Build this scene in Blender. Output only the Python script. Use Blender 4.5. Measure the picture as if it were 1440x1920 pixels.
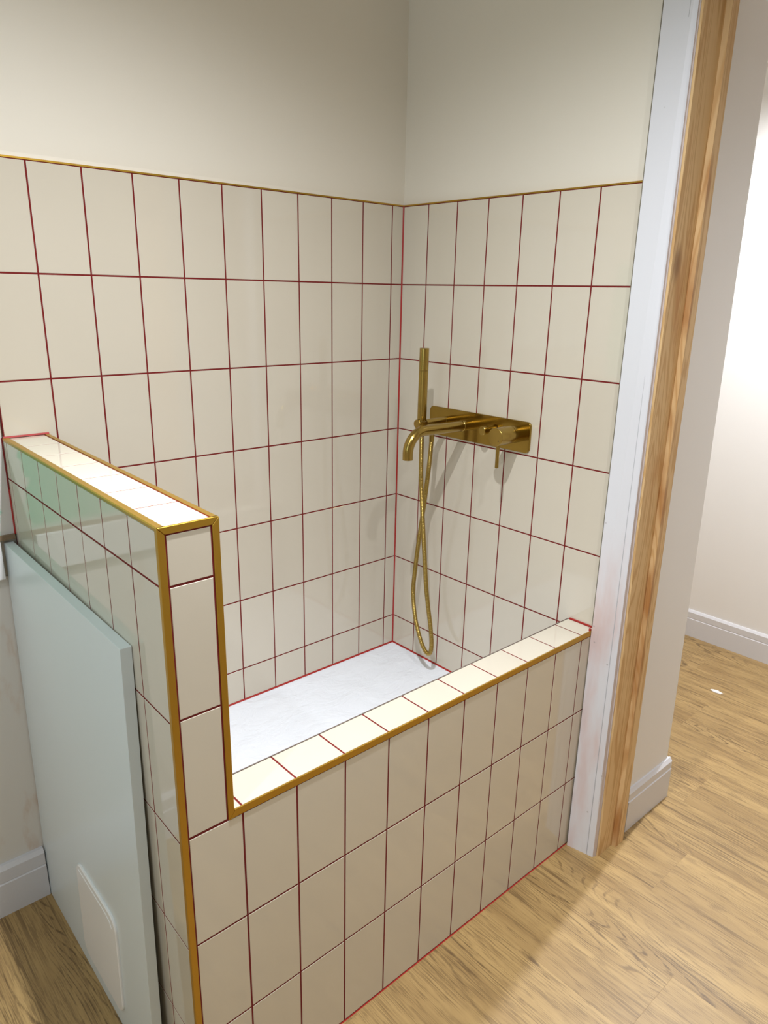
import bpy, bmesh, math, random
from mathutils import Matrix, Vector, noise

for o in list(bpy.data.objects):
    bpy.data.objects.remove(o)
random.seed(7)
S = bpy.context.scene
COL = S.collection

# ------------------------------------------------------------------ camera
EYE = (-1.45596, -1.56015, 1.39526)
RIGHT = Vector((0.74756009, -0.66390724, 0.0195215))
DOWN = Vector((-0.19076226, -0.24276586, -0.95114378))
FWD = Vector((0.6362104, 0.70731317, -0.30813052))
cam = bpy.data.cameras.new('camera')
cam.sensor_fit = 'VERTICAL'
cam.sensor_height = 36.0
cam.sensor_width = 27.0
cam.lens = 1354.4 * 36.0 / 1920.0
cam.shift_x = (720 - 717.84) / 1920.0
cam.shift_y = (987.5 - 960) / 1920.0
cam.clip_start = 0.02
co = bpy.data.objects.new('camera', cam)
COL.objects.link(co)
m = Matrix.Identity(4)
for i in range(3):
    m[i][0], m[i][1], m[i][2], m[i][3] = RIGHT[i], -DOWN[i], -FWD[i], EYE[i]
co.matrix_world = m
S.camera = co

# ------------------------------------------------------------------ world, exposure, lamps
S.view_settings.view_transform = 'Standard'
S.view_settings.look = 'None'
S.view_settings.exposure = 0.0
S.view_settings.gamma = 1.0
S.view_settings.use_curve_mapping = False
w = bpy.data.worlds.new('world')
S.world = w
w.use_nodes = True
w.node_tree.nodes['Background'].inputs[0].default_value = (0.75, 0.87, 1.0, 1)
w.node_tree.nodes['Background'].inputs[1].default_value = 0.6
CEIL = 2.25


def downlight(name, x, y, power, size=158, blend=1.0, col=(0.965, 1.0, 1.04), rad=0.014):
    l = bpy.data.lights.new(name, 'SPOT')
    l.energy = power
    l.color = col
    l.spot_size = math.radians(size)
    l.spot_blend = blend
    l.shadow_soft_size = rad
    o = bpy.data.objects.new(name, l)
    o.location = (x, y, CEIL - 0.03)
    COL.objects.link(o)


downlight('downlight_bath_front', -0.93, -0.86, 67)
downlight('downlight_bath_front_beam', -0.93, -0.86, 64, size=84)  # narrow spot added at the same lamp to brighten ledge and tray
downlight('downlight_bath_middle', -0.76, -1.42, 27)
downlight('downlight_bath_left', -1.75, -1.05, 22)
downlight('hall_nib_fill', 0.72, -1.80, 62, rad=0.36)  # added soft fill to brighten the nib, not a known hall fitting
downlight('downlight_hall_far', 0.98, -0.70, 135)
# added cool fill for an assumed window in the left wall (behind the viewer)
a = bpy.data.lights.new('assumed_daylight_fill', 'AREA')
a.shape = 'RECTANGLE'
a.size, a.size_y = 1.0, 1.15
a.energy = 8
a.color = (0.66, 0.87, 1.0)
ao = bpy.data.objects.new('assumed_daylight_fill', a)
ao.location = (-2.66, -1.25, 1.55)
ao.rotation_euler = (0, math.radians(-90), 0)
COL.objects.link(ao)


# ------------------------------------------------------------------ materials
class NT:
    def __init__(self, name):
        self.m = bpy.data.materials.new(name)
        self.m.use_nodes = True
        self.t = self.m.node_tree
        self.b = self.t.nodes['Principled BSDF']

    def n(self, kind, **kw):
        nd = self.t.nodes.new(kind)
        for k, v in kw.items():
            if k.startswith('i_'):
                key = k[2:]
                key = int(key) if key.isdigit() else key
                self.put(nd, key, v)
            else:
                setattr(nd, k, v)
        return nd

    def put(self, nd, key, v):
        s = nd.inputs[key]
        if isinstance(v, bpy.types.NodeSocket):
            self.t.links.new(v, s)
        else:
            s.default_value = v

    def math(self, op, a, b=0.0, c=0.0, clamp=False):
        nd = self.n('ShaderNodeMath', operation=op, use_clamp=clamp)
        self.put(nd, 0, a)
        self.put(nd, 1, b)
        self.put(nd, 2, c)
        return nd.outputs[0]

    def mix(self, f, a, b):
        nd = self.n('ShaderNodeMix', data_type='RGBA')
        self.put(nd, 0, f)
        self.put(nd, 6, a)
        self.put(nd, 7, b)
        return nd.outputs[2]

    def noise(self, vec, scale, detail=3.0, rough=0.5, dist=0.0):
        nd = self.n('ShaderNodeTexNoise')
        self.put(nd, 'Vector', vec)
        self.put(nd, 'Scale', scale)
        self.put(nd, 'Detail', detail)
        self.put(nd, 'Roughness', rough)
        self.put(nd, 'Distortion', dist)
        return nd.outputs[0]

    def vmap(self, vec, scale=(1, 1, 1), loc=(0, 0, 0)):
        nd = self.n('ShaderNodeMapping')
        self.put(nd, 'Vector', vec)
        self.put(nd, 'Location', loc)
        self.put(nd, 'Scale', scale)
        return nd.outputs[0]

    def ramp(self, f, lo, hi):
        nd = self.n('ShaderNodeMapRange', interpolation_type='SMOOTHSTEP')
        self.put(nd, 0, f)
        self.put(nd, 1, lo)
        self.put(nd, 2, hi)
        return nd.outputs[0]

    def bump(self, h, strength, dist=0.002):
        nd = self.n('ShaderNodeBump')
        self.put(nd, 'Height', h)
        self.put(nd, 'Strength', strength)
        self.put(nd, 'Distance', dist)
        self.t.links.new(nd.outputs[0], self.b.inputs['Normal'])

    def pos(self):
        return self.n('ShaderNodeNewGeometry').outputs['Position']

    def obj(self):
        return self.n('ShaderNodeTexCoord').outputs['Object']

    def rand(self):
        return self.n('ShaderNodeObjectInfo').outputs['Random']

    def set(self, **kw):
        for k, v in kw.items():
            self.put(self.b, k.replace('_', ' '), v)
        return self.m


def rgb(r, g, b):
    return (r, g, b, 1)


def mat_tile():
    t = NT('cream_glazed_tile')
    p = t.pos()
    f = t.noise(p, 7.0, 2)
    r = t.math('MULTIPLY', t.rand(), 0.5)
    c = t.mix(t.math('ADD', t.math('MULTIPLY', f, 0.5), r), rgb(.620, .560, .460), rgb(.660, .600, .500))
    t.bump(t.noise(p, 11.0, 1), 0.05, 0.004)
    return t.set(Base_Color=c, Roughness=0.06, IOR=1.62)


def mat_plain(name, c, rough, metal=0.0, bump=0.0, bscale=60, vary=0.05):
    t = NT(name)
    p = t.pos()
    f = t.noise(p, 5.0, 4)
    d = tuple(min(1, x * (1 - vary)) for x in c)
    u = tuple(min(1, x * (1 + vary)) for x in c)
    if bump:
        t.bump(t.noise(p, bscale, 3), bump, 0.002)
    return t.set(Base_Color=t.mix(f, rgb(*d), rgb(*u)), Roughness=rough, Metallic=metal)


def mat_brushed(name, c, rough, axis_scale=(40, 40, 4)):
    t = NT(name)
    p = t.pos()
    f = t.noise(t.vmap(p, axis_scale), 30.0, 3)
    g = t.noise(p, 22.0, 3)
    col = t.mix(g, rgb(*(x * .86 for x in c)), rgb(*(min(1, x * 1.08) for x in c)))
    r = t.math('ADD', t.math('MULTIPLY', f, 0.05), rough)
    return t.set(Base_Color=col, Roughness=r, Metallic=1.0)


def mat_oak():
    t = NT('light_oak_plank')
    o = t.obj()
    rnd = t.rand()
    off = t.n('ShaderNodeCombineXYZ')
    t.put(off, 0, t.math('MULTIPLY', rnd, 37.0))
    t.put(off, 1, t.math('MULTIPLY', rnd, 91.0))
    add = t.n('ShaderNodeVectorMath', operation='ADD')
    t.put(add, 0, o)
    t.put(add, 1, off.outputs[0])
    v = add.outputs[0]
    n1 = t.noise(t.vmap(v, (1, 0.10, 1)), 6.0, 2, 0.40, 0.30)
    ring = t.math('SINE', t.math('MULTIPLY', n1, 300.0))
    line = t.ramp(ring, 0.50, 0.98)
    patch = t.ramp(t.noise(t.vmap(v, (1, 0.20, 1)), 5.5, 2), 0.48, 0.62)
    fleck = t.ramp(t.noise(t.vmap(v, (1, 0.20, 1)), 120.0, 3, 0.7), 0.34, 0.60)
    line = t.math('MULTIPLY', t.math('MULTIPLY', line, fleck), t.math('ADD', t.math('MULTIPLY', patch, 0.75), 0.05))
    def streak(scale, stretch, wd, seed):
        nn = t.noise(t.vmap(v, (1, stretch, 1), (seed, seed * 2.3, 0)), scale, 2, 0.5)
        return t.math('SUBTRACT', 1.0, t.ramp(t.math('ABSOLUTE', t.math('SUBTRACT', nn, 0.5)), wd * 0.3, wd))
    gate = t.ramp(t.noise(t.vmap(v, (1, 0.08, 1)), 26.0, 3, 0.65), 0.46, 0.64)
    gate2 = t.ramp(t.noise(t.vmap(v, (1, 0.16, 1)), 60.0, 3, 0.65), 0.36, 0.62)
    st = t.math('MULTIPLY', streak(110.0, 0.016, 0.045, 3.0), gate)
    st2 = t.math('MULTIPLY', streak(260.0, 0.030, 0.075, 9.0), gate2)
    pores = t.math('MAXIMUM', t.math('MULTIPLY', st, 0.85), t.math('MULTIPLY', st2, 0.60))
    tone = t.noise(t.vmap(v, (1, 0.10, 1)), 15.0, 5, 0.62)
    base = t.mix(t.ramp(tone, 0.32, 0.68), rgb(.300, .186, .070), rgb(.430, .282, .112))
    base = t.mix(t.math('MULTIPLY', rnd, 0.10), base, rgb(.47, .325, .15))
    c = t.mix(t.math('MULTIPLY', line, 0.95), base, rgb(.085, .044, .015))
    c = t.mix(t.math('MULTIPLY', pores, 0.85), c, rgb(.105, .056, .020))
    h = t.math('SUBTRACT', 1.0, t.math('MAXIMUM', line, pores))
    t.bump(h, 0.12, 0.001)
    return t.set(Base_Color=c, Roughness=0.42)


def mat_pine():
    t = NT('raw_pine')
    p = t.obj()
    v = t.vmap(p, (1, 1, 0.05))
    n1 = t.noise(v, 16.0, 2, 0.5, 0.3)
    ring = t.ramp(t.math('SINE', t.math('MULTIPLY', n1, 120.0)), 0.0, 1.0)
    fine = t.noise(t.vmap(p, (1, 1, 0.02)), 260.0, 2)
    base = t.mix(ring, rgb(.72, .49, .245), rgb(.58, .345, .140))
    base = t.mix(t.math('MULTIPLY', fine, 0.35), base, rgb(.52, .33, .16))
    st = t.ramp(t.noise(t.vmap(p, (1, 1, 0.22)), 15.0, 4, 0.65), 0.56, 0.74)
    c = t.mix(t.math('MULTIPLY', st, 0.55), base, rgb(.45, .19, .045))
    sep = t.n('ShaderNodeSeparateXYZ')
    t.put(sep, 0, p)
    xx = t.math('ADD', sep.outputs[0], t.math('MULTIPLY', sep.outputs[2], 0.0118))
    dd = t.math('ABSOLUTE', t.math('SUBTRACT', xx, 0.0725))
    wob = t.math('MULTIPLY', t.noise(t.vmap(p, (1, 1, 0.3)), 14.0, 4, 0.6), 0.030)
    arr = t.math('SUBTRACT', 1.0, t.ramp(t.math('SUBTRACT', dd, t.math('SUBTRACT', wob, 0.0125)), 0.0, 0.006))
    brk = t.ramp(t.noise(t.vmap(p, (1, 1, 0.5)), 9.0, 3), 0.38, 0.62)
    c = t.mix(t.math('MULTIPLY', t.math('MULTIPLY', arr, brk), 0.8), c, rgb(.36, .14, .03))
    kn = t.n('ShaderNodeTexVoronoi', feature='F1')
    t.put(kn, 'Vector', t.vmap(p, (1, 1, 0.45)))
    t.put(kn, 'Scale', 7.0)
    k = t.math('SUBTRACT', 1.0, t.ramp(kn.outputs['Distance'], 0.06, 0.17))
    c = t.mix(t.math('MULTIPLY', k, 0.8), c, rgb(.20, .085, .025))
    t.bump(ring, 0.08, 0.001)
    return t.set(Base_Color=c, Roughness=0.6)


def mat_lining_paint():
    t = NT('scuffed_white_lining_paint')
    p = t.pos()
    sm = t.ramp(t.noise(t.vmap(p, (1, 1, 0.25)), 9.0, 4, 0.6), 0.50, 0.74)
    sep = t.n('ShaderNodeSeparateXYZ')
    t.put(sep, 0, p)
    low = t.math('SUBTRACT', 1.0, t.ramp(sep.outputs[2], 0.62, 1.02))
    smear = t.math('MULTIPLY', sm, low)
    c = t.mix(t.math('MULTIPLY', smear, 0.5), rgb(.71, .71, .75), rgb(.62, .35, .29))
    dots = t.n('ShaderNodeTexVoronoi', feature='F1')
    t.put(dots, 'Vector', p)
    t.put(dots, 'Scale', 22.0)
    k = t.math('SUBTRACT', 1.0, t.ramp(dots.outputs['Distance'], 0.03, 0.07))
    c = t.mix(t.math('MULTIPLY', k, 0.45), c, rgb(.25, .22, .22))
    t.bump(t.noise(t.vmap(p, (1, 1, .1)), 60.0, 3), 0.10, 0.002)
    return t.set(Base_Color=c, Roughness=0.4)


def mat_green_board():
    t = NT('green_plasterboard_with_filler')
    p = t.pos()
    sep = t.n('ShaderNodeSeparateXYZ')
    t.put(sep, 0, p)
    edge = t.ramp(sep.outputs[0], -1.125, -1.085)
    low = t.math('SUBTRACT', 1.0, t.ramp(sep.outputs[2], 0.900, 0.925))
    f = t.noise(p, 17.0, 4, 0.6)
    fill = t.ramp(t.math('ADD', f, t.math('MULTIPLY', edge, 0.40)), 0.66, 0.74)
    fill = t.math('MAXIMUM', fill, t.math('MULTIPLY', low, 0.8))
    g = t.mix(t.noise(p, 6.0, 3), rgb(.16, .47, .31), rgb(.27, .58, .42))
    c = t.mix(fill, g, rgb(.66, .63, .60))
    t.bump(f, 0.25, 0.003)
    return t.set(Base_Color=c, Roughness=0.8)


def mat_old_plaster():
    t = NT('patchy_bare_plaster')
    p = t.pos()
    f = t.noise(t.vmap(p, (1, 1, .35)), 13.0, 5, 0.6)
    s = t.ramp(f, 0.55, 0.72)
    c = t.mix(t.math('MULTIPLY', s, 0.55), rgb(.70, .665, .62), rgb(.56, .36, .24))
    v = t.n('ShaderNodeTexVoronoi', feature='F1')
    t.put(v, 'Vector', t.vmap(p, (1, 1, 1), (0.1, 0, 0.02)))
    t.put(v, 'Scale', 6.0)
    k = t.math('SUBTRACT', 1.0, t.ramp(v.outputs['Distance'], 0.04, 0.10))
    c = t.mix(t.math('MULTIPLY', k, 0.5), c, rgb(.50, .22, .12))
    t.bump(f, 0.2, 0.003)
    return t.set(Base_Color=c, Roughness=0.8)


def mat_tray():
    t = NT('white_slate_effect_tray')
    p = t.pos()
    f = t.noise(t.vmap(p, (1, 1.6, 1)), 9.0, 6, 0.62, 0.6)
    t.bump(f, 0.8, 0.010)
    return t.set(Base_Color=t.mix(f, rgb(.80, .83, .90), rgb(.86, .89, .95)), Roughness=0.4)


def mat_wall_paint():
    t = NT('cream_wall_emulsion')
    p = t.pos()
    f = t.noise(p, 3.0, 4)
    t.bump(t.noise(p, 240.0, 3), 0.05, 0.001)
    return t.set(Base_Color=t.mix(f, rgb(.78, .725, .625), rgb(.81, .755, .66)), Roughness=0.55)


def mat_skirting():
    t = NT('white_skirting_paint')
    p = t.pos()
    f = t.ramp(t.noise(p, 26.0, 4, 0.65), 0.62, 0.78)
    return t.set(Base_Color=t.mix(t.math('MULTIPLY', f, 0.35), rgb(.67, .66, .69), rgb(.80, .79, .79)), Roughness=0.38)


TILE = mat_tile()
GROUT = mat_plain('dark_red_grout', (.17, .0055, .005), 0.92, bump=0.2, bscale=300, vary=0.2)
BEAD = mat_plain('bright_red_silicone', (.38, .013, .010), 0.4, vary=0.15)
BRASS = mat_brushed('brushed_brass', (.41, .285, .078), 0.20)
BRASS2 = mat_brushed('brushed_brass_plate', (.37, .245, .055), 0.13, (2, 2, 14))
TRIM = mat_plain('matt_gold_trim', (.53, .315, .045), 0.38, metal=0.85, vary=0.06)
PAINT = mat_wall_paint()
CEILM = mat_plain('white_ceiling_paint', (.86, .85, .82), 0.7, vary=0.02)
OAK = mat_oak()
PINE = mat_pine()
LINING = mat_lining_paint()
GREEN = mat_green_board()
PLASTER = mat_old_plaster()
BOXW = mat_plain('primed_white_board', (.74, .73, .73), 0.55, vary=0.06)
PANEL = mat_plain('pale_grey_laminate', (.70, .765, .785), 0.30, vary=0.015)
PLATE = mat_plain('satin_white_plastic', (.86, .86, .86), 0.25, vary=0.01)
TRAY = mat_tray()
SKIRT = mat_skirting()
DARK = mat_plain('dark_joint', (.03, .025, .02), 0.9)


# ------------------------------------------------------------------ helpers
def link(name, me, mt, parent=None, kind=None):
    o = bpy.data.objects.new(name, me)
    if mt and not me.materials:
        me.materials.append(mt)
    COL.objects.link(o)
    if parent:
        o.parent = parent
    if kind:
        o['kind'] = kind
    return o


def from_bm(name, bm, mt, parent=None, kind=None, smooth=False, normals=True):
    if normals:
        bmesh.ops.recalc_face_normals(bm, faces=bm.faces[:])
    me = bpy.data.meshes.new(name)
    bm.to_mesh(me)
    bm.free()
    if smooth:
        me.shade_smooth()
        try:
            me.set_sharp_from_angle(angle=math.radians(38))
        except Exception:
            pass
    return link(name, me, mt, parent, kind)


def tag(o, label, cat, group=None, kind=None):
    o['label'] = label
    o['category'] = cat
    if group:
        o['group'] = group
    if kind:
        o['kind'] = kind
    return o


def bm_box(bm, x0, x1, y0, y1, z0, z1, bev=0.0):
    v = [bm.verts.new(p) for p in ((x0, y0, z0), (x1, y0, z0), (x1, y1, z0), (x0, y1, z0),
                                   (x0, y0, z1), (x1, y0, z1), (x1, y1, z1), (x0, y1, z1))]
    fs = [bm.faces.new([v[i] for i in q]) for q in ((0, 3, 2, 1), (4, 5, 6, 7), (0, 1, 5, 4), (1, 2, 6, 5), (2, 3, 7, 6), (3, 0, 4, 7))]
    if bev:
        es = list({e for f in fs for e in f.edges})
        bmesh.ops.bevel(bm, geom=es, offset=bev, segments=2, affect='EDGES', profile=0.6)
    return v


def box(name, x0, x1, y0, y1, z0, z1, mt, parent=None, kind=None, bev=0.0):
    bm = bmesh.new()
    bm_box(bm, x0, x1, y0, y1, z0, z1, bev)
    return from_bm(name, bm, mt, parent, kind)


def bm_extrude(bm, ring_a, ring_b):
    """solid between two matching 3-D polygons"""
    a = [bm.verts.new(p) for p in ring_a]
    b = [bm.verts.new(p) for p in ring_b]
    n = len(a)
    bm.faces.new(a)
    bm.faces.new(b[::-1])
    for i in range(n):
        bm.faces.new((a[i], a[(i + 1) % n], b[(i + 1) % n], b[i]))


def prism(name, ra, rb, mt, parent=None, kind=None):
    bm = bmesh.new()
    bm_extrude(bm, ra, rb)
    return from_bm(name, bm, mt, parent, kind)


def bm_lathe(bm, prof, org, axis, seg=28):
    """prof: list of (radius, distance along axis)"""
    ax = Vector(axis).normalized()
    up = Vector((0, 0, 1)) if abs(ax.z) < 0.9 else Vector((1, 0, 0))
    u = ax.cross(up).normalized()
    v = ax.cross(u)
    org = Vector(org)
    rings = []
    for r, d in prof:
        if r <= 1e-6:
            rings.append([bm.verts.new(org + ax * d)])
        else:
            rings.append([bm.verts.new(org + ax * d + (u * math.cos(2 * math.pi * k / seg) + v * math.sin(2 * math.pi * k / seg)) * r) for k in range(seg)])
    for a, b in zip(rings, rings[1:]):
        for k in range(seg):
            k2 = (k + 1) % seg
            if len(a) == 1 and len(b) == 1:
                continue
            if len(a) == 1:
                bm.faces.new((a[0], b[k], b[k2]))
            elif len(b) == 1:
                bm.faces.new((a[k], a[k2], b[0]))
            else:
                bm.faces.new((a[k], a[k2], b[k2], b[k]))


def rod_prof(r, l, c=0.0008):
    return [(0, 0), (r - c, 0), (r, c), (r, l - c), (r - c, l), (0, l)]


def rounded_rect(cx, cy, hw, hh, r, seg=6):
    pts = []
    for sx, sy, a0 in ((1, 1, 0), (-1, 1, 90), (-1, -1, 180), (1, -1, 270)):
        for k in range(seg + 1):
            a = math.radians(a0 + 90 * k / seg)
            pts.append((cx + sx * (hw - r) + r * math.cos(a), cy + sy * (hh - r) + r * math.sin(a)))
    return pts


def spline(pts, n):
    """Catmull-Rom through pts"""
    P = [Vector(p) for p in pts]
    P = [P[0] * 2 - P[1]] + P + [P[-1] * 2 - P[-2]]
    out = []
    for i in range(1, len(P) - 2):
        for k in range(n):
            t = k / n
            a, b, c, d = P[i - 1:i + 3]
            out.append(0.5 * ((2 * b) + (c - a) * t + (2 * a - 5 * b + 4 * c - d) * t * t + (3 * b - a - 3 * c + d) * t ** 3))
    out.append(P[-2])
    return out


def resample(pts, step):
    out = [pts[0]]
    acc = 0.0
    for a, b in zip(pts, pts[1:]):
        seg = (b - a).length
        d = step - acc
        while d <= seg:
            out.append(a.lerp(b, d / seg))
            d += step
        acc = (acc + seg) % step
    return out


def bm_tube(bm, pts, radii, seg=14, cap=True):
    pts = [Vector(p) for p in pts]
    t0 = (pts[1] - pts[0]).normalized()
    u = t0.orthogonal().normalized()
    rings = []
    for i, p in enumerate(pts):
        t = (pts[min(i + 1, len(pts) - 1)] - pts[max(i - 1, 0)]).normalized()
        u = (u - t * u.dot(t)).normalized()
        v = t.cross(u)
        rings.append([bm.verts.new(p + (u * math.cos(2 * math.pi * k / seg) + v * math.sin(2 * math.pi * k / seg)) * radii[i]) for k in range(seg)])
    for a, b in zip(rings, rings[1:]):
        for k in range(seg):
            k2 = (k + 1) % seg
            bm.faces.new((a[k], a[k2], b[k2], b[k]))
    if cap:
        bm.faces.new(rings[0][::-1])
        bm.faces.new(rings[-1])


# ---- tiles
TCACHE = {}
TT = 0.008          # tile thickness
GAP = 0.0034


def tile_mesh(wd, ht):
    key = (round(wd, 4), round(ht, 4))
    if key in TCACHE:
        return TCACHE[key]
    wd, ht = key
    c = min(0.0006, wd * 0.2)
    bm = bmesh.new()
    rings = []
    for dx, dz in ((0, -TT), (0, -c * 0.8), (c, 0)):
        x, y = wd / 2 - dx, ht / 2 - dx
        rings.append([bm.verts.new((sx * x, sy * y, dz)) for sx, sy in ((-1, -1), (1, -1), (1, 1), (-1, 1))])
    bm.faces.new(rings[0][::-1])
    bm.faces.new(rings[2])
    for a, b in zip(rings, rings[1:]):
        for k in range(4):
            bm.faces.new((a[k], a[(k + 1) % 4], b[(k + 1) % 4], b[k]))
    me = bpy.data.meshes.new('tile')
    bm.to_mesh(me)
    bm.free()
    me.materials.append(TILE)
    TCACHE[key] = me
    return me


def tile_face(parent, org, u, v, us, vs, xf=None, skip=None, ug=None):
    """grid of tiles: us, vs are joint positions along u and v measured from org (front surface)"""
    u, v = Vector(u), Vector(v)
    n = u.cross(v)
    org = Vector(org)
    for i in range(len(us) - 1):
        for j in range(len(vs) - 1):
            if skip and skip(i, j):
                continue
            a0, a1 = us[i], us[i + 1]
            b0, b1 = vs[j], vs[j + 1]
            wd, ht = a1 - a0 - GAP, b1 - b0 - GAP
            if wd < 0.004 or ht < 0.004:
                continue
            c = org + u * (a0 + a1) / 2 + v * (b0 + b1) / 2
            mt = Matrix(((u.x, v.x, n.x, c.x), (u.y, v.y, n.y, c.y), (u.z, v.z, n.z, c.z), (0, 0, 0, 1)))
            tilt = Matrix.Rotation(random.gauss(0, 0.0006), 4, 'X') @ Matrix.Rotation(random.gauss(0, 0.0008), 4, 'Y')
            mt = mt @ tilt
            if xf is not None:
                mt = xf @ mt
            o = link('tile', tile_mesh(wd, ht), None, parent)
            o.matrix_local = mt


def seq(a, b, first, step):
    """joint list from a to b with joints at first + k*step in between"""
    out = [a]
    k = math.ceil((a + 0.012 - first) / step)
    while first + k * step < b - 0.008:
        out.append(first + k * step)
        k += 1
    out.append(b)
    return out


# ------------------------------------------------------------------ dimensions (metres; tiled corner at the origin)
MW, MH = 0.1031, 0.202
D = 0.7227                      # front face of the low wall at y = -D
ZT = 1.6184                     # top of the wall tiles
ZTRAY = 0.3102
XL, XR = -1.0885, -1.0010       # half wall faces at its front end
ZP = 1.1050                     # half wall top
ZL = 0.6295                     # low wall top
YI = -0.6445                    # inner face of the low wall
BACKEND = -1.0715               # left end of the back wall tiling
FACE = 0.010                    # plaster surface behind the tiles
PIV = Matrix.Translation((XL, -D, 0)) @ Matrix.Rotation(math.radians(-1.15), 4, 'Z') @ Matrix.Translation((-XL, D, 0))

# ------------------------------------------------------------------ setting: shell
floor = box('floor', -2.7, 1.6, -3.3, 2.6, -0.06, -0.006, mat_plain('screed', (.16, .12, .08), .9))
tag(floor, 'light oak-effect plank floor running through the doorway', 'floor', kind='structure')
PW, PL = 0.190, 1.22


def plank_mesh(wd, ln):
    bm = bmesh.new()
    c = 0.0001
    rings = []
    for dx, dz in ((0, -0.006), (0, -c), (c, 0)):
        rings.append([bm.verts.new((sx * (wd / 2 - dx), sy * (ln / 2 - dx), dz)) for sx, sy in ((-1, -1), (1, -1), (1, 1), (-1, 1))])
    bm.faces.new(rings[0][::-1])
    bm.faces.new(rings[2])
    for a_, b_ in zip(rings, rings[1:]):
        for k in range(4):
            bm.faces.new((a_[k], a_[(k + 1) % 4], b_[(k + 1) % 4], b_[k]))
    me = bpy.data.meshes.new('plank')
    bm.to_mesh(me)
    bm.free()
    me.materials.append(OAK)
    return me


PCACHE = {}
col_i = 0
x = -2.65
while x < 1.55:
    y = -3.25 - ((col_i * 0.437) % 1.0) * PL
    if 0.40 < x + PW / 2 < 0.70:
        y = -0.845 - 3 * PL + (0.0 if x < 0.5 else 0.4)
    while y < 2.5:
        y0, y1 = max(y, -3.25), min(y + PL, 2.55)
        cx_, cy_ = x + PW / 2, (y0 + y1) / 2
        under = (-1.0 < x and x + PW < -0.0 and y0 > -0.70) or (x + PW < -0.0 and y0 > 0.02) or (0.02 < x and x + PW < 0.32 and y0 > -0.75)
        if y1 - y0 > 0.03 and not under:
            key = round(y1 - y0, 3)
            if key not in PCACHE:
                PCACHE[key] = plank_mesh(PW - 0.0001, y1 - y0 - 0.0001)
            o = link('plank', PCACHE[key], None, floor)
            o.location = (cx_, cy_, 0)
        y += PL
    x += PW
    col_i += 1

ceiling = box('ceiling', -2.7, 1.6, -3.3, 2.6, CEIL, CEIL + 0.08, CEILM)
tag(ceiling, 'plain white ceiling over the wash room and hall', 'ceiling', kind='structure')

# back wall: cream plaster above the tiles, bare board to the left of the half wall
wall_back = box('wall_back', -2.6, FACE, FACE, 0.12, 0, CEIL, PAINT)
tag(wall_back, 'cream wall with red-grouted tiles, longer wall of the wash bay', 'wall', kind='structure')
box('grout_bed', BACKEND, FACE, 0.0005, FACE, 0.27, ZT, GROUT, wall_back)
bu = [BACKEND] + [-(0.0405 + MW * k) for k in range(9, -1, -1)] + [-0.001]
rows = [ZTRAY + 0.002] + [ZT - 0.2011 - MH * k for k in range(5, -1, -1)] + [ZT]
tile_face(wall_back, (0, 0, 0), (1, 0, 0), (0, 0, 1), bu, rows)
prism('edge_trim', [(BACKEND, -0.0006, ZT), (BACKEND, FACE, ZT), (BACKEND, FACE, ZT + 0.0035), (BACKEND, 0.001, ZT + 0.0035)],
      [(0.002, -0.0006, ZT), (0.002, FACE, ZT), (0.002, FACE, ZT + 0.0035), (0.002, 0.001, ZT + 0.0035)], TRIM, wall_back)
bm = bmesh.new()
bm_extrude(bm, [(-0.0025, 0.0006, ZTRAY), (0.0006, 0.0006, ZTRAY), (0.0006, -0.0025, ZTRAY)],
           [(-0.0025, 0.0006, ZT), (0.0006, 0.0006, ZT), (0.0006, -0.0025, ZT)])
from_bm('silicone_bead', bm, BEAD, wall_back)
prism('silicone_bead', [(-1.0, 0.0005, ZTRAY - .0005), (-1.0, -0.0032, ZTRAY - .0005), (-1.0, 0.0005, ZTRAY + 0.0034)],
      [(0, 0.0005, ZTRAY - .0005), (0, -0.0032, ZTRAY - .0005), (0, 0.0005, ZTRAY + 0.0034)], BEAD, wall_back)
prism('plaster_lip', [(BACKEND, FACE - 0.0015, ZT + 0.0035), (BACKEND, FACE, ZT + 0.0035), (BACKEND, FACE, ZT + 0.012)],
      [(0, FACE - 0.0015, ZT + 0.0035), (0, FACE, ZT + 0.0035), (0, FACE, ZT + 0.012)], PAINT, wall_back)
box('moisture_board', -2.6, BACKEND - 0.004, 0.004, FACE, 0.905, ZT - 0.1, GREEN, wall_back)
box('board_joint', -2.6, BACKEND - 0.006, -0.004, FACE, 0.896, 0.906, mat_plain('brown_sealant', (.22, .15, .09), .8, vary=.3), wall_back)
box('bare_plaster', -2.6, -1.09, 0.006, FACE, 0.10, 0.816, PLASTER, wall_back)
box('pipe_boxing', -2.6, -1.1085, -0.012, FACE, 0.816, 0.897, BOXW, wall_back, bev=0.0015)

# tap wall with the nib that ends it on the hall side
NX0, NXS = 0.366, -0.040


def lean(x0, s, z):
    return x0 + s * z


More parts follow.
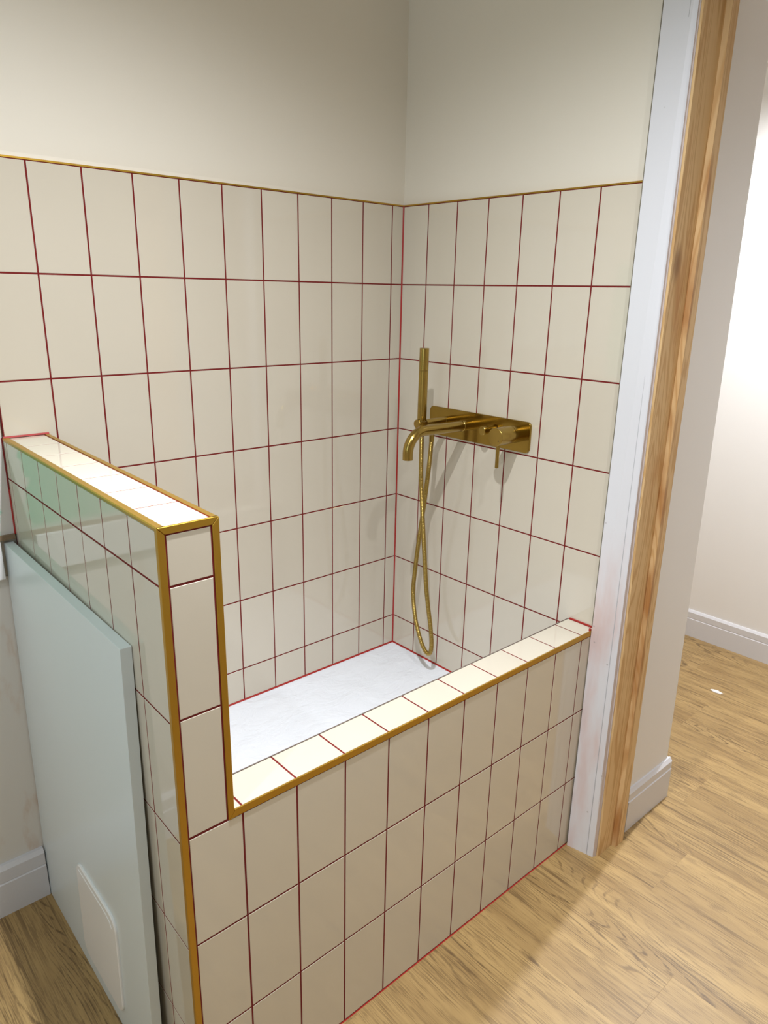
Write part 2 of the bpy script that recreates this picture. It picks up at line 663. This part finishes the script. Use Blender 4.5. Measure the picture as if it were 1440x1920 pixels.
bm = bmesh.new()
bm_extrude(bm, [(FACE, -0.79, 0), (NX0, -0.79, 0), (NX0, 2.55, 0), (FACE, 2.55, 0)],
           [(FACE, -0.79, CEIL), (lean(NX0, NXS, CEIL), -0.79, CEIL), (lean(NX0, NXS, CEIL), 2.55, CEIL), (FACE, 2.55, CEIL)])
wall_right = from_bm('wall_right', bm, PAINT)
tag(wall_right, 'cream wall carrying the brass mixer, red-grouted tiles below', 'wall', kind='structure')
box('grout_bed', 0.0005, FACE, -0.7225, 0.0, 0.27, ZT, GROUT, wall_right)
tu = [0.001] + [0.0954 + MW * k for k in range(6)] + [0.7225]
tile_face(wall_right, (0, 0, 0), (0, -1, 0), (0, 0, 1), tu, rows)
prism('edge_trim', [(-0.0006, 0.002, ZT), (FACE, 0.002, ZT), (FACE, 0.002, ZT + 0.0035), (0.001, 0.002, ZT + 0.0035)],
      [(-0.0006, -0.722, ZT), (FACE, -0.722, ZT), (FACE, -0.722, ZT + 0.0035), (0.001, -0.722, ZT + 0.0035)], TRIM, wall_right)
prism('silicone_bead', [(0.0005, 0, ZTRAY - .0005), (-0.0032, 0, ZTRAY - .0005), (0.0005, 0, ZTRAY + 0.0034)],
      [(0.0005, YI, ZTRAY - .0005), (-0.0032, YI, ZTRAY - .0005), (0.0005, YI, ZTRAY + 0.0034)], BEAD, wall_right)

# remaining shell (mostly outside the frame)
box_parts = bmesh.new()
bm_box(box_parts, -2.7, -2.6, -3.3, -1.75, 0, CEIL)
bm_box(box_parts, -2.7, -2.6, -0.75, 0.12, 0, CEIL)
bm_box(box_parts, -2.7, -2.6, -1.75, -0.75, 0, 0.98)
bm_box(box_parts, -2.7, -2.6, -1.75, -0.75, 2.12, CEIL)
wall_left = from_bm('wall_left', box_parts, PAINT)
tag(wall_left, 'cream wall with an assumed window facing the wash bay', 'wall', kind='structure')
wall_rear = box('wall_rear', -2.6, 1.5, -3.3, -3.2, 0, CEIL, PAINT)
tag(wall_rear, 'plain cream wall opposite the tiled back wall', 'wall', kind='structure')
bm = bmesh.new()
bm_box(bm, 0.0, 0.10, -3.2, -1.66, 0, CEIL)
bm_box(bm, 0.0, 0.10, -1.66, -0.835, 2.10, CEIL)
wall_door = from_bm('wall_door', bm, PAINT)
tag(wall_door, 'cream wall around and above the doorway to the hall', 'wall', kind='structure')
HALLP = mat_plain('off_white_hall_emulsion', (.82, .80, .79), 0.55, vary=0.012)
wall_far = box('wall_far', 1.462, 1.56, -3.2, 2.55, 0, CEIL, HALLP)
tag(wall_far, 'bright off-white hall wall beyond the doorway', 'wall', kind='structure')
prism('hall_paint_skin', [(0.104, -0.7902, 0.10), (lean(NX0, NXS, 0.10) + 0.0003, -0.7902, 0.10), (lean(NX0, NXS, 0.10) + 0.0003, -0.7850, 0.10), (0.104, -0.7850, 0.10)],
      [(0.066, -0.7902, CEIL), (lean(NX0, NXS, CEIL) + 0.0003, -0.7902, CEIL), (lean(NX0, NXS, CEIL) + 0.0003, -0.7850, CEIL), (0.066, -0.7850, CEIL)], HALLP, wall_right)
wall_end = box('wall_end', 0.27, 1.5, 2.5, 2.6, 0, CEIL, HALLP)
tag(wall_end, 'off-white wall closing the far end of the hall', 'wall', kind='structure')


# skirtings: two-step profile with chamfered top
def skirting(name, p0, p1, nrm, h, th, groove, label, parts=None):
    p0, p1, nrm = Vector(p0), Vector(p1), Vector(nrm)
    prof = [(0, 0), (th, 0), (th, groove - 0.0025), (th - 0.003, groove), (th - 0.0015, groove + 0.002),
            (th - 0.0015, h - 0.010), (th - 0.008, h), (0, h)]
    ra = [p0 + nrm * a_ + Vector((0, 0, b_)) for a_, b_ in prof]
    rb = [p1 + nrm * a_ + Vector((0, 0, b_)) for a_, b_ in prof]
    o = prism(name, ra, rb, SKIRT)
    tag(o, label, 'skirting board', kind='structure')
    return o


skirting('baseboard_back', (-2.6, FACE, 0), (-1.115, FACE, 0), (0, -1, 0), 0.131, 0.0205, 0.088,
         'grey-white stepped skirting board beside the leaning pale panel')
sk = skirting('baseboard_nib', (0.140, -0.79, 0), (0.3735, -0.79, 0), (0, -1, 0), 0.131, 0.0125, 0.098,
              'short white skirting board between pine door stop and hall corner')
box('return_skirting', 0.364, 0.3735, -0.79, -0.30, 0, 0.128, SKIRT, sk)
skirting('baseboard_far', (1.462, -3.2, 0), (1.462, 2.5, 0), (-1, 0, 0), 0.118, 0.012, 0.082,
         'long white skirting board along the bright hall wall')

# assumed window in the left wall, unseen behind the viewer, for the fill light
win = box('assumed_window_1', -2.68, -2.62, -1.75, -0.75, 0.98, 1.03, BOXW)
tag(win, 'assumed white window in the left wall, unseen', 'window', kind='structure')
for a_ in ((-2.68, -2.62, -1.75, -0.75, 2.07, 2.12), (-2.68, -2.62, -1.75, -1.70, 1.03, 2.07), (-2.68, -2.62, -0.80, -0.75, 1.03, 2.07)):
    box('assumed_window_frame', *a_, BOXW, win)

# ------------------------------------------------------------------ door lining at the right
bm = bmesh.new()
h = CEIL


def wl(z):   # white lining outline at height z (leans slightly, as in the photograph)
    t = z / 1.92
    return [(-0.022, -0.7278 + 0.0105 * t, z), (-0.0075 - 0.011 * t, -0.7965 + 0.009 * t, z), (0.0035 - 0.0385 * t, -0.7990, z), (0.0095, -0.7990, z), (0.0095, -0.7278 + 0.0105 * t, z)]


za, zb = wl(0), wl(h)
bm_extrude(bm, za, zb)
lining = from_bm('trim_1', bm, LINING)
tag(lining, 'tall white-painted lining board with pinkish smears beside the tiles', 'trim board', kind='structure')


def gl(z, f, hw, proud):
    p0, p1 = Vector(wl(z)[0]), Vector(wl(z)[1])
    d = (p1 - p0).normalized()
    n_ = Vector((d.y, -d.x, 0))
    if n_.x > 0:
        n_ = -n_
    c_ = p0.lerp(p1, f)
    return [c_ - d * hw + n_ * proud, c_ + d * hw + n_ * proud, c_ + d * hw - n_ * 0.002, c_ - d * hw - n_ * 0.002]


prism('edge_crack', gl(ZL + 0.01, 0.004, 0.0009, 0.0004), gl(h, 0.004, 0.0009, 0.0004), mat_plain('dark_edge_crack', (.16, .14, .10), .9, vary=.5), lining)
bm = bmesh.new()
bm_extrude(bm, gl(0, 0.77, 0.0006, 0.0016), gl(h, 0.77, 0.0006, 0.0016))
edge_ = prism('board_edge', [Vector(wl(0)[1]) + Vector((0.0008, -0.0003, 0)), Vector(wl(0)[2]) + Vector((0, -0.0009, 0)), Vector(wl(0)[2]) + Vector((0, 0.002, 0)), Vector(wl(0)[1]) + Vector((0.0008, 0.002, 0))],
              [Vector(wl(h)[1]) + Vector((0.0008, -0.0003, 0)), Vector(wl(h)[2]) + Vector((0, -0.0009, 0)), Vector(wl(h)[2]) + Vector((0, 0.002, 0)), Vector(wl(h)[1]) + Vector((0.0008, 0.002, 0))],
              mat_plain('pinkish_bare_edge', (.56, .47, .44), .7, vary=.15), lining)
from_bm('board_joint', bm, mat_plain('grey_paint_crack', (.46, .46, .49), .7), lining)

door = bpy.data.objects.new('door_1', None)
COL.objects.link(door)
tag(door, 'raw pine door lining with orange stains between white board and hall', 'door lining', kind='structure')


def jamb(name, xa, sa, xb, sb, y0, y1, par, mt=PINE, z1=2.10):
    ra = [(lean(xa, sa, 0), y0, 0), (lean(xb, sb, 0), y0, 0), (lean(xb, sb, 0), y1, 0), (lean(xa, sa, 0), y1, 0)]
    rb = [(lean(xa, sa, z1), y0, z1), (lean(xb, sb, z1), y0, z1), (lean(xb, sb, z1), y1, z1), (lean(xa, sa, z1), y1, z1)]
    return prism(name, ra, rb, mt, par)


jamb('shadow_gap', 0.0044, -0.0203, 0.12, -0.015, -0.7970, -0.7995, door, DARK)
jamb('jamb', 0.0049, -0.0203, 0.0765, -0.0115, -0.7980, -0.8050, door)
jamb('door_stop', 0.0705, -0.0118, 0.1065, -0.0165, -0.7985, -0.8170, door)
jamb('edge_strip', 0.1066, -0.0165, 0.1105, -0.0165, -0.7902, -0.8090, door, mat_plain('grey_pine_edge', (.56, .45, .36), .6, vary=.12))
box('head', -0.02, 0.10, -1.66, -0.81, 2.10, 2.135, PINE, door)
box('far_jamb', -0.02, 0.10, -1.66, -1.63, 0, 2.10, PINE, door)

# ------------------------------------------------------------------ half-height partition
part = box('wall_partition', XL + 0.0006, XR - 0.0006, -D + 0.0006, 0.0085, 0, ZP - 0.0014, GROUT)
# (skewed body follows the wall, which is not quite square to the bay)
for v in part.data.vertices:
    v.co = PIV @ v.co if v.co.y > -0.5 else v.co
tag(part, 'half-height tiled partition with gold edge trims at the end of the bay', 'partition wall', kind='structure')
TR = 0.0105                                                  # visible width of the trims
# end face, coplanar with the low wall
er = [0.002, 0.2090, 0.4120, 0.6170, 0.8190, 1.0213, ZP - TR]
tile_face(part, (0, -D, 0), (1, 0, 0), (0, 0, 1), [XL + TR, XR - TR], er[3:])
# left face
lr = [0.002, 0.2030, 0.4050, 0.6090, 0.8150, 1.0225, ZP - 0.004]
lv = [-0.002] + [0.0205 + 0.1008 * k for k in range(7)] + [D - 0.001]
tile_face(part, (XL, 0, 0), (0, -1, 0), (0, 0, 1), lv, lr, xf=PIV)
# inner face above the tray
tile_face(part, (XR, -D, 0), (0, 1, 0), (0, 0, 1), seq(0.002, D - 0.004, 0.1031, MW), [ZTRAY + 0.002, 0.4073, 0.6093, 0.8113, 1.0133, ZP - 0.004], xf=PIV)
# capping tiles
tile_face(part, (0, 0, ZP - 0.0008), (1, 0, 0), (0, 1, 0), [XL + 0.0100, XR - 0.0085],
          [-D + 0.0022] + [-0.1031 * k for k in range(6, 0, -1)] + [-0.003], xf=PIV)


def frame_piece(name, quad, depth_dir, depth, parent, mt=TRIM):
    q = [Vector(p) for p in quad]
    dd = Vector(depth_dir) * depth
    bm_ = bmesh.new()
    bm_extrude(bm_, q, [p + dd for p in q])
    bmesh.ops.bevel(bm_, geom=bm_.edges[:], offset=0.0006, segments=1, affect='EDGES')
    return from_bm(name, bm_, mt, parent)


yf = -D - 0.0012
g = 0.0005
gx0, gx1 = XL - 0.0008, XR + 0.0008
zt_ = ZP + 0.0006
frame_piece('edge_trim', [(gx0, yf, 0), (gx0 + TR, yf, 0), (gx0 + TR, yf, zt_ - TR - g), (gx0, yf, zt_ - g)], (0, 1, 0), 0.0075, part)
frame_piece('edge_trim', [(gx0 + g, yf, zt_), (gx0 + TR, yf, zt_ - TR), (gx1 - TR, yf, zt_ - TR), (gx1 - g, yf, zt_)], (0, 1, 0), 0.0040, part)
zc = 0.6150
frame_piece('edge_trim', [(gx1 - TR, yf, zc), (gx1, yf, zc + TR * 1.05), (gx1, yf, zt_ - g), (gx1 - TR, yf, zt_ - TR - g)], (0, 1, 0), 0.0075, part)
# long trims along the top edges, flat top and small side lip
for side in (-1, 1):
    bm = bmesh.new()
    if side < 0:
        sec = [(gx0, ZP - 0.0045), (gx0, ZP - 0.0008), (gx0 + 0.0016, zt_), (gx0 + 0.0108, zt_), (gx0 + 0.0108, ZP - 0.0045)]
    else:
        sec = [(gx1, ZP - 0.0045), (gx1, ZP - 0.0008), (gx1 - 0.0016, zt_), (gx1 - 0.0092, zt_), (gx1 - 0.0092, ZP - 0.0045)]
    bm_extrude(bm, [PIV @ Vector((x_, -D + 0.001, z_)) for x_, z_ in sec], [PIV @ Vector((x_, -0.002, z_)) for x_, z_ in sec])
    from_bm('edge_trim', bm, TRIM, part)
# red silicone where the capping meets the back wall, and down the corner
bm = bmesh.new()
bm_extrude(bm, [Vector((-1.0735, -0.0005, ZP)), Vector((-1.0735, -0.0032, ZP)), Vector((-1.0735, -0.0005, ZP + 0.0032))],
           [Vector((-0.9855, -0.0005, ZP)), Vector((-0.9855, -0.0032, ZP)), Vector((-0.9855, -0.0005, ZP + 0.0032))])
from_bm('silicone_bead', bm, BEAD, part)
prism('silicone_bead', [(-1.0765, 0.0035, 0.905), (-1.0735, 0.0035, 0.905), (-1.0745, -0.001, 0.905)],
      [(-1.0765, 0.0035, 1.0), (-1.0735, 0.0035, 1.0), (-1.0745, -0.001, 1.0)], BEAD, part)
prism('joint_gap', [(-1.0765, 0.0035, 1.0), (-1.0735, 0.0035, 1.0), (-1.0745, -0.001, 1.0)],
      [(-1.0765, 0.0035, ZP), (-1.0735, 0.0035, ZP), (-1.0745, -0.001, ZP)], GROUT, part)

# ------------------------------------------------------------------ low front wall
low = box('wall_front', XR - 0.0005, -0.0005, -D + 0.0006, YI - 0.0006, 0, ZL - 0.0014, GROUT)
tag(low, 'low red-grouted tiled wall with gold edge trim across the bay front', 'low wall', kind='structure')
fx = [-(0.0572 + MW * k) for k in range(9, -1, -1)]
fr = [0.0025, 0.2084, 0.4104, 0.6168]
tile_face(low, (0, -D, 0), (1, 0, 0), (0, 0, 1), [XL + TR] + fx + [-0.012], [fr[0], 0.2090, 0.4115, 0.6158])
tile_face(low, (0, 0, ZL - 0.0008), (1, 0, 0), (0, 1, 0), [XR + 0.0015] + fx + [-0.0025], [-D + 0.0016, YI + 0.0005])
tile_face(low, (0, YI, 0), (-1, 0, 0), (0, 0, 1), [0.002] + [-x_ for x_ in reversed(fx)] + [0.995], [ZTRAY + 0.002, 0.4104, ZL - 0.003])
frame_piece('edge_trim', [(gx1 - TR * 0.98, yf, zc - 0.0002), (gx1 + 0.0005, yf, zc + TR * 1.05), (gx1 + 0.0005, yf, ZL + 0.0006), (-0.018, yf, ZL + 0.0006), (-0.018, yf, 0.6172 - 0.0005), (gx1 + 0.006, yf, 0.6167)],
            (0, 1, 0), 0.0030, low)
box('inner_edge_strip', XR + 0.002, -0.002, YI - 0.0012, YI + 0.0006, ZL - 0.010, ZL + 0.0003, mat_plain('brown_grey_edge_joint', (.17, .13, .11), .6, vary=.2), low)
box('silicone_bead', -0.0034, -0.0002, -0.7215, YI - 0.004, ZL - 0.001, ZL + 0.0028, BEAD, low)
box('silicone_bead', -0.0232, -0.0195, -0.7225, -0.7175, ZL - 0.002, ZL + 0.0050, BEAD, low)
prism('silicone_bead', [(XL + 0.01, -D + 0.001, 0), (XL + 0.01, -D - 0.0012, 0), (XL + 0.01, -D + 0.001, 0.0022)],
      [(-0.022, -D + 0.001, 0), (-0.022, -D - 0.0012, 0), (-0.022, -D + 0.001, 0.0022)], BEAD, low)

# ------------------------------------------------------------------ shower tray
bm = bmesh.new()
bm_box(bm, -0.9995, -0.0008, YI + 0.0005, -0.0008, ZTRAY - 0.035, ZTRAY, 0.003)
tray = from_bm('shower_tray', bm, TRAY)
tag(tray, 'white slate-effect shower tray at the bottom of the tiled bay', 'shower tray')
plinth = box('plinth_1', -0.99, -0.01, YI + 0.004, -0.006, 0, ZTRAY - 0.035, CEILM)
tag(plinth, 'raised base under the white shower tray', 'plinth', kind='structure')

# ------------------------------------------------------------------ leaning side panel
pan = bpy.data.objects.new('side_panel', None)
COL.objects.link(pan)
tag(pan, 'pale grey laminate panel leaning against the tiled half wall', 'panel')
PH, PT, PLN = 0.8895, 0.0180, 0.602
PM = (Matrix.Translation((-1.0955, 0.004, 0.0)) @ Matrix.Rotation(math.radians(-0.52), 4, 'Z') @ Matrix.Rotation(math.radians(0.92), 4, 'Y'))


def in_panel(o):
    for v_ in o.data.vertices:
        v_.co = PM @ v_.co
    return o


bm = bmesh.new()
bm_box(bm, -PT, 0, -PLN, 0, 0.0005, PH, 0.0007)
in_panel(from_bm('board', bm, PANEL, pan))
# rounded cover plate near the floor
bm = bmesh.new()
pl = rounded_rect(-0.366, 0.162, 0.103, 0.117, 0.030, 8)
inn = rounded_rect(-0.366, 0.162, 0.1008, 0.1148, 0.0285, 8)
a_ = [bm.verts.new((-PT - 0.0001, y_, z_)) for y_, z_ in pl]
b_ = [bm.verts.new((-PT - 0.0030, y_, z_)) for y_, z_ in pl]
c_ = [bm.verts.new((-PT - 0.0046, y_, z_)) for y_, z_ in inn]
for r0, r1 in ((a_, b_), (b_, c_)):
    for k in range(len(r0)):
        k2 = (k + 1) % len(r0)
        bm.faces.new((r0[k], r0[k2], r1[k2], r1[k]))
bm.faces.new(c_)
bm.faces.new(a_[::-1])
plate = in_panel(from_bm('cover_plate', bm, PLATE, pan))
plate['label'] = 'rounded white plastic cover plate near the panel foot'
bm = bmesh.new()
crease = [Vector((-PT - 0.0046, y_, z_)) for y_, z_ in [(-0.278, 0.2640), (-0.34, 0.2640), (-0.425, 0.2640), (-0.443, 0.2600), (-0.451, 0.2500)]]
bm_tube(bm, crease, [0.0009] * len(crease), 6)
in_panel(from_bm('raised_line', bm, PLATE, plate))

# ------------------------------------------------------------------ brass mixer on the tap wall
MO = Vector((0, -0.31, 1.02))


def mixer_part(name, bm_, parent, mt=BRASS, smooth=True):
    o = from_bm(name, bm_, mt, parent, smooth=smooth)
    return o


mix = bpy.data.objects.new('shower_mixer', None)
COL.objects.link(mix)
tag(mix, 'brushed brass wall mixer with spout, knob and lever on a long back plate', 'shower mixer')
bm = bmesh.new()
rr = rounded_rect(-0.3095, 1.0590, 0.1745, 0.0390, 0.0125, 8)
r2 = rounded_rect(-0.3095, 1.0590, 0.1735, 0.0380, 0.0115, 8)
A_ = [bm.verts.new((0.0004, y_, z_)) for y_, z_ in rr]
B_ = [bm.verts.new((-0.0045, y_, z_)) for y_, z_ in rr]
C_ = [bm.verts.new((-0.0056, y_, z_)) for y_, z_ in r2]
for r0, r1 in ((A_, B_), (B_, C_)):
    for k in range(len(r0)):
        k2 = (k + 1) % len(r0)
        bm.faces.new((r0[k], r0[k2], r1[k2], r1[k]))
bm.faces.new(C_)
bm.faces.new(A_[::-1])
mixer_part('back_plate', bm, mix, BRASS2, smooth=False)
SY, SZ = -0.2825, 1.0640
bm = bmesh.new()
path = [Vector((-0.030, SY, SZ))]
path += [Vector((-0.05 - 0.012 * k, SY, SZ + 0.0002 * k)) for k in range(10)]
bx, bz, br = -0.176, SZ + 0.002 - 0.052, 0.052
for k in range(0, 15):
    an = math.radians(90 + 90 * k / 14)
    path.append(Vector((bx + br * math.cos(an), SY, bz + br * math.sin(an))))
path.append(Vector((bx - br, SY, 0.9985)))
bm_tube(bm, path, [0.0132] * len(path), 28)
spout = mixer_part('spout', bm, mix)
bm = bmesh.new()
bm_lathe(bm, rod_prof(0.0150, 0.033), (-0.003, SY, SZ), (-1, 0, 0), 32)
mixer_part('spout_collar', bm, spout)
# diverter knob
KY, KZ = -0.3595, 1.0635
bm = bmesh.new()
bm_lathe(bm, [(0, 0), (0.0075, 0), (0.0075, 0.020), (0.0104, 0.0202), (0.0112, 0.0210), (0.0112, 0.0380), (0.0104, 0.0388), (0, 0.0388)], (-0.003, KY, KZ), (-1, 0, 0), 32)
knob = mixer_part('diverter_knob', bm, mix)
# mixer handle with lever
HY, HZ = -0.4405, 1.0645
bm = bmesh.new()
bm_lathe(bm, [(0, 0), (0.0216, 0), (0.0223, 0.0007), (0.0223, 0.0265), (0.0208, 0.0270), (0.0208, 0.0285), (0.0223, 0.0290),
              (0.0223, 0.0822), (0.0216, 0.0830), (0, 0.0830)], (-0.003, HY, HZ), (-1, 0, 0), 40)
handle = mixer_part('mixer_handle', bm, mix)
bm = bmesh.new()
bm_lathe(bm, rod_prof(0.0046, 0.062, 0.0006), (-0.0725, HY, HZ - 0.017), (0, 0, -1), 18)
mixer_part('lever', bm, handle)
bm = bmesh.new()
bm_lathe(bm, [(0, 0), (0.0014, 0), (0.0014, 0.0005), (0, 0.0005)], (-0.0857, HY - 0.0105, HZ - 0.0085), (-1, 0, 0), 10)
mixer_part('screw_hole', bm, handle, DARK)
# holder arm for the hand shower
AY, AZ = -0.2139, 1.0690
bm = bmesh.new()
bm_lathe(bm, [(0, 0), (0.0098, 0), (0.0104, 0.0006), (0.0104, 0.027), (0.0092, 0.0275), (0.0092, 0.0285), (0.0096, 0.029), (0.0096, 0.0985), (0.0088, 0.0990), (0, 0.0990)],
         (-0.003, AY, AZ), (-1, 0, 0), 28)
arm = mixer_part('holder_arm', bm, mix)
bm = bmesh.new()
bm_lathe(bm, [(0.0080, 0), (0.0128, 0), (0.0133, 0.0006), (0.0133, 0.0104), (0.0128, 0.0110), (0.0080, 0.0110), (0.0080, 0)], (-0.1145, AY, AZ - 0.0045), (0, 0, 1), 28)
mixer_part('holder_ring', bm, arm)
bm = bmesh.new()
bm_lathe(bm, rod_prof(0.0118, 0.0055), (-0.1275, AY, AZ), (-1, 0, 0), 28)
mixer_part('holder_cap', bm, arm)
bm = bmesh.new()
bm_lathe(bm, rod_prof(0.0094, 0.014), (-0.075, AY, AZ - 0.004), (0, 0, -1), 24)
bm_lathe(bm, [(0, 0), (0.0082, 0), (0.0086, 0.001), (0.0086, 0.010), (0.0078, 0.012), (0, 0.012)], (-0.075, AY, AZ - 0.018), (0, 0, -1), 6)
bm_lathe(bm, [(0, 0), (0.0068, 0), (0.0068, 0.022), (0, 0.022)], (-0.075, AY, AZ - 0.030), (0, 0, -1), 20)
mixer_part('hose_outlet', bm, mix)

# hand shower with its hose
hs = bpy.data.objects.new('hand_shower', None)
COL.objects.link(hs)
tag(hs, 'slim brass stick hand shower standing in its holder, ribbed hose looping down', 'hand shower')
HX, HYY = -0.1150, AY
bm = bmesh.new()
bm_lathe(bm, [(0, 0), (0.0112, 0), (0.0121, 0.0008), (0.0121, 0.1270), (0.0116, 0.1276), (0, 0.1276)], (HX, HYY, 1.0785), (0.004, 0, 1), 32)
body = mixer_part('handle_tube', bm, hs)
bm = bmesh.new()
bm_lathe(bm, [(0, 0), (0.0117, 0), (0.0122, 0.0006), (0.0122, 0.0555), (0.0116, 0.0562), (0, 0.0562)], (HX + 0.0005, HYY, 1.2066), (0.004, 0, 1), 32)
head = mixer_part('spray_head', bm, hs)
bm = bmesh.new()
for r_ in range(5):
    for c_i in range(3):
        an = math.radians(200 + 16 * c_i)
        px_, py_ = HX + 0.0005 + 0.0121 * math.cos(an), HYY + 0.0121 * math.sin(an)
        bm_lathe(bm, [(0, 0), (0.0007, 0), (0.0006, 0.0006), (0, 0.0007)], (px_, py_, 1.212 + 0.0048 * r_), (math.cos(an), math.sin(an), 0), 8)
mixer_part('spray_nozzles', bm, head, BRASS2)
bm = bmesh.new()
bm_lathe(bm, [(0, 0), (0.0070, 0), (0.0074, 0.001), (0.0074, 0.030), (0.0064, 0.034), (0, 0.034)], (HX + 0.0005, HYY, 1.079), (0.02, 0, -1), 20)
mixer_part('hose_ferrule', bm, hs)
HP = [(-0.1145, -0.2142, 1.052), (-0.1135, -0.2150, 1.0129), (-0.111, -0.2143, 0.9346), (-0.107, -0.2175, 0.8599), (-0.102, -0.2225, 0.7683), (-0.095, -0.2265, 0.6787),
      (-0.088, -0.2285, 0.6037), (-0.078, -0.2311, 0.5329), (-0.072, -0.2372, 0.4756), (-0.068, -0.2404, 0.4259), (-0.066, -0.2375, 0.3945), (-0.066, -0.2290, 0.3812),
      (-0.066, -0.2145, 0.3848), (-0.066, -0.1951, 0.4094), (-0.066, -0.1716, 0.4628), (-0.066, -0.1592, 0.514), (-0.067, -0.1554, 0.5621), (-0.068, -0.1590, 0.6024),
      (-0.070, -0.1695, 0.6829), (-0.072, -0.1828, 0.7676), (-0.074, -0.1950, 0.844), (-0.075, -0.2045, 0.9124), (-0.075, -0.2110, 0.9783), (-0.075, -0.2139, 1.0220)]
sp = resample(spline(HP, 12), 0.0010)
rad = [(0.0056, 0.0063, 0.0065, 0.0063)[i % 4] for i in range(len(sp))]
bm = bmesh.new()
bm_tube(bm, sp, rad, 14)
mixer_part('hose', bm, hs)

# ------------------------------------------------------------------ chip of paint on the hall floor
bm = bmesh.new()
pts = []
for i_ in range(11):
    t_ = i_ * 2 * math.pi / 11
    r_ = 1.0 + 0.35 * math.sin(3 * t_ + 0.6) * math.cos(2 * t_)
    pts.append(Vector((1.078 + 0.010 * r_ * math.cos(t_), -0.630 + 0.022 * r_ * math.sin(t_), 0)))
cen = sum(pts, Vector()) / len(pts)
bm_extrude(bm, [p + Vector((0, 0, 0.0001)) for p in pts], [cen + (p - cen) * 0.75 + Vector((0, 0, 0.0025)) for p in pts])
o = from_bm('paint_flake', bm, BOXW)
tag(o, 'small crumb of white filler lying on the hall floor', 'debris')
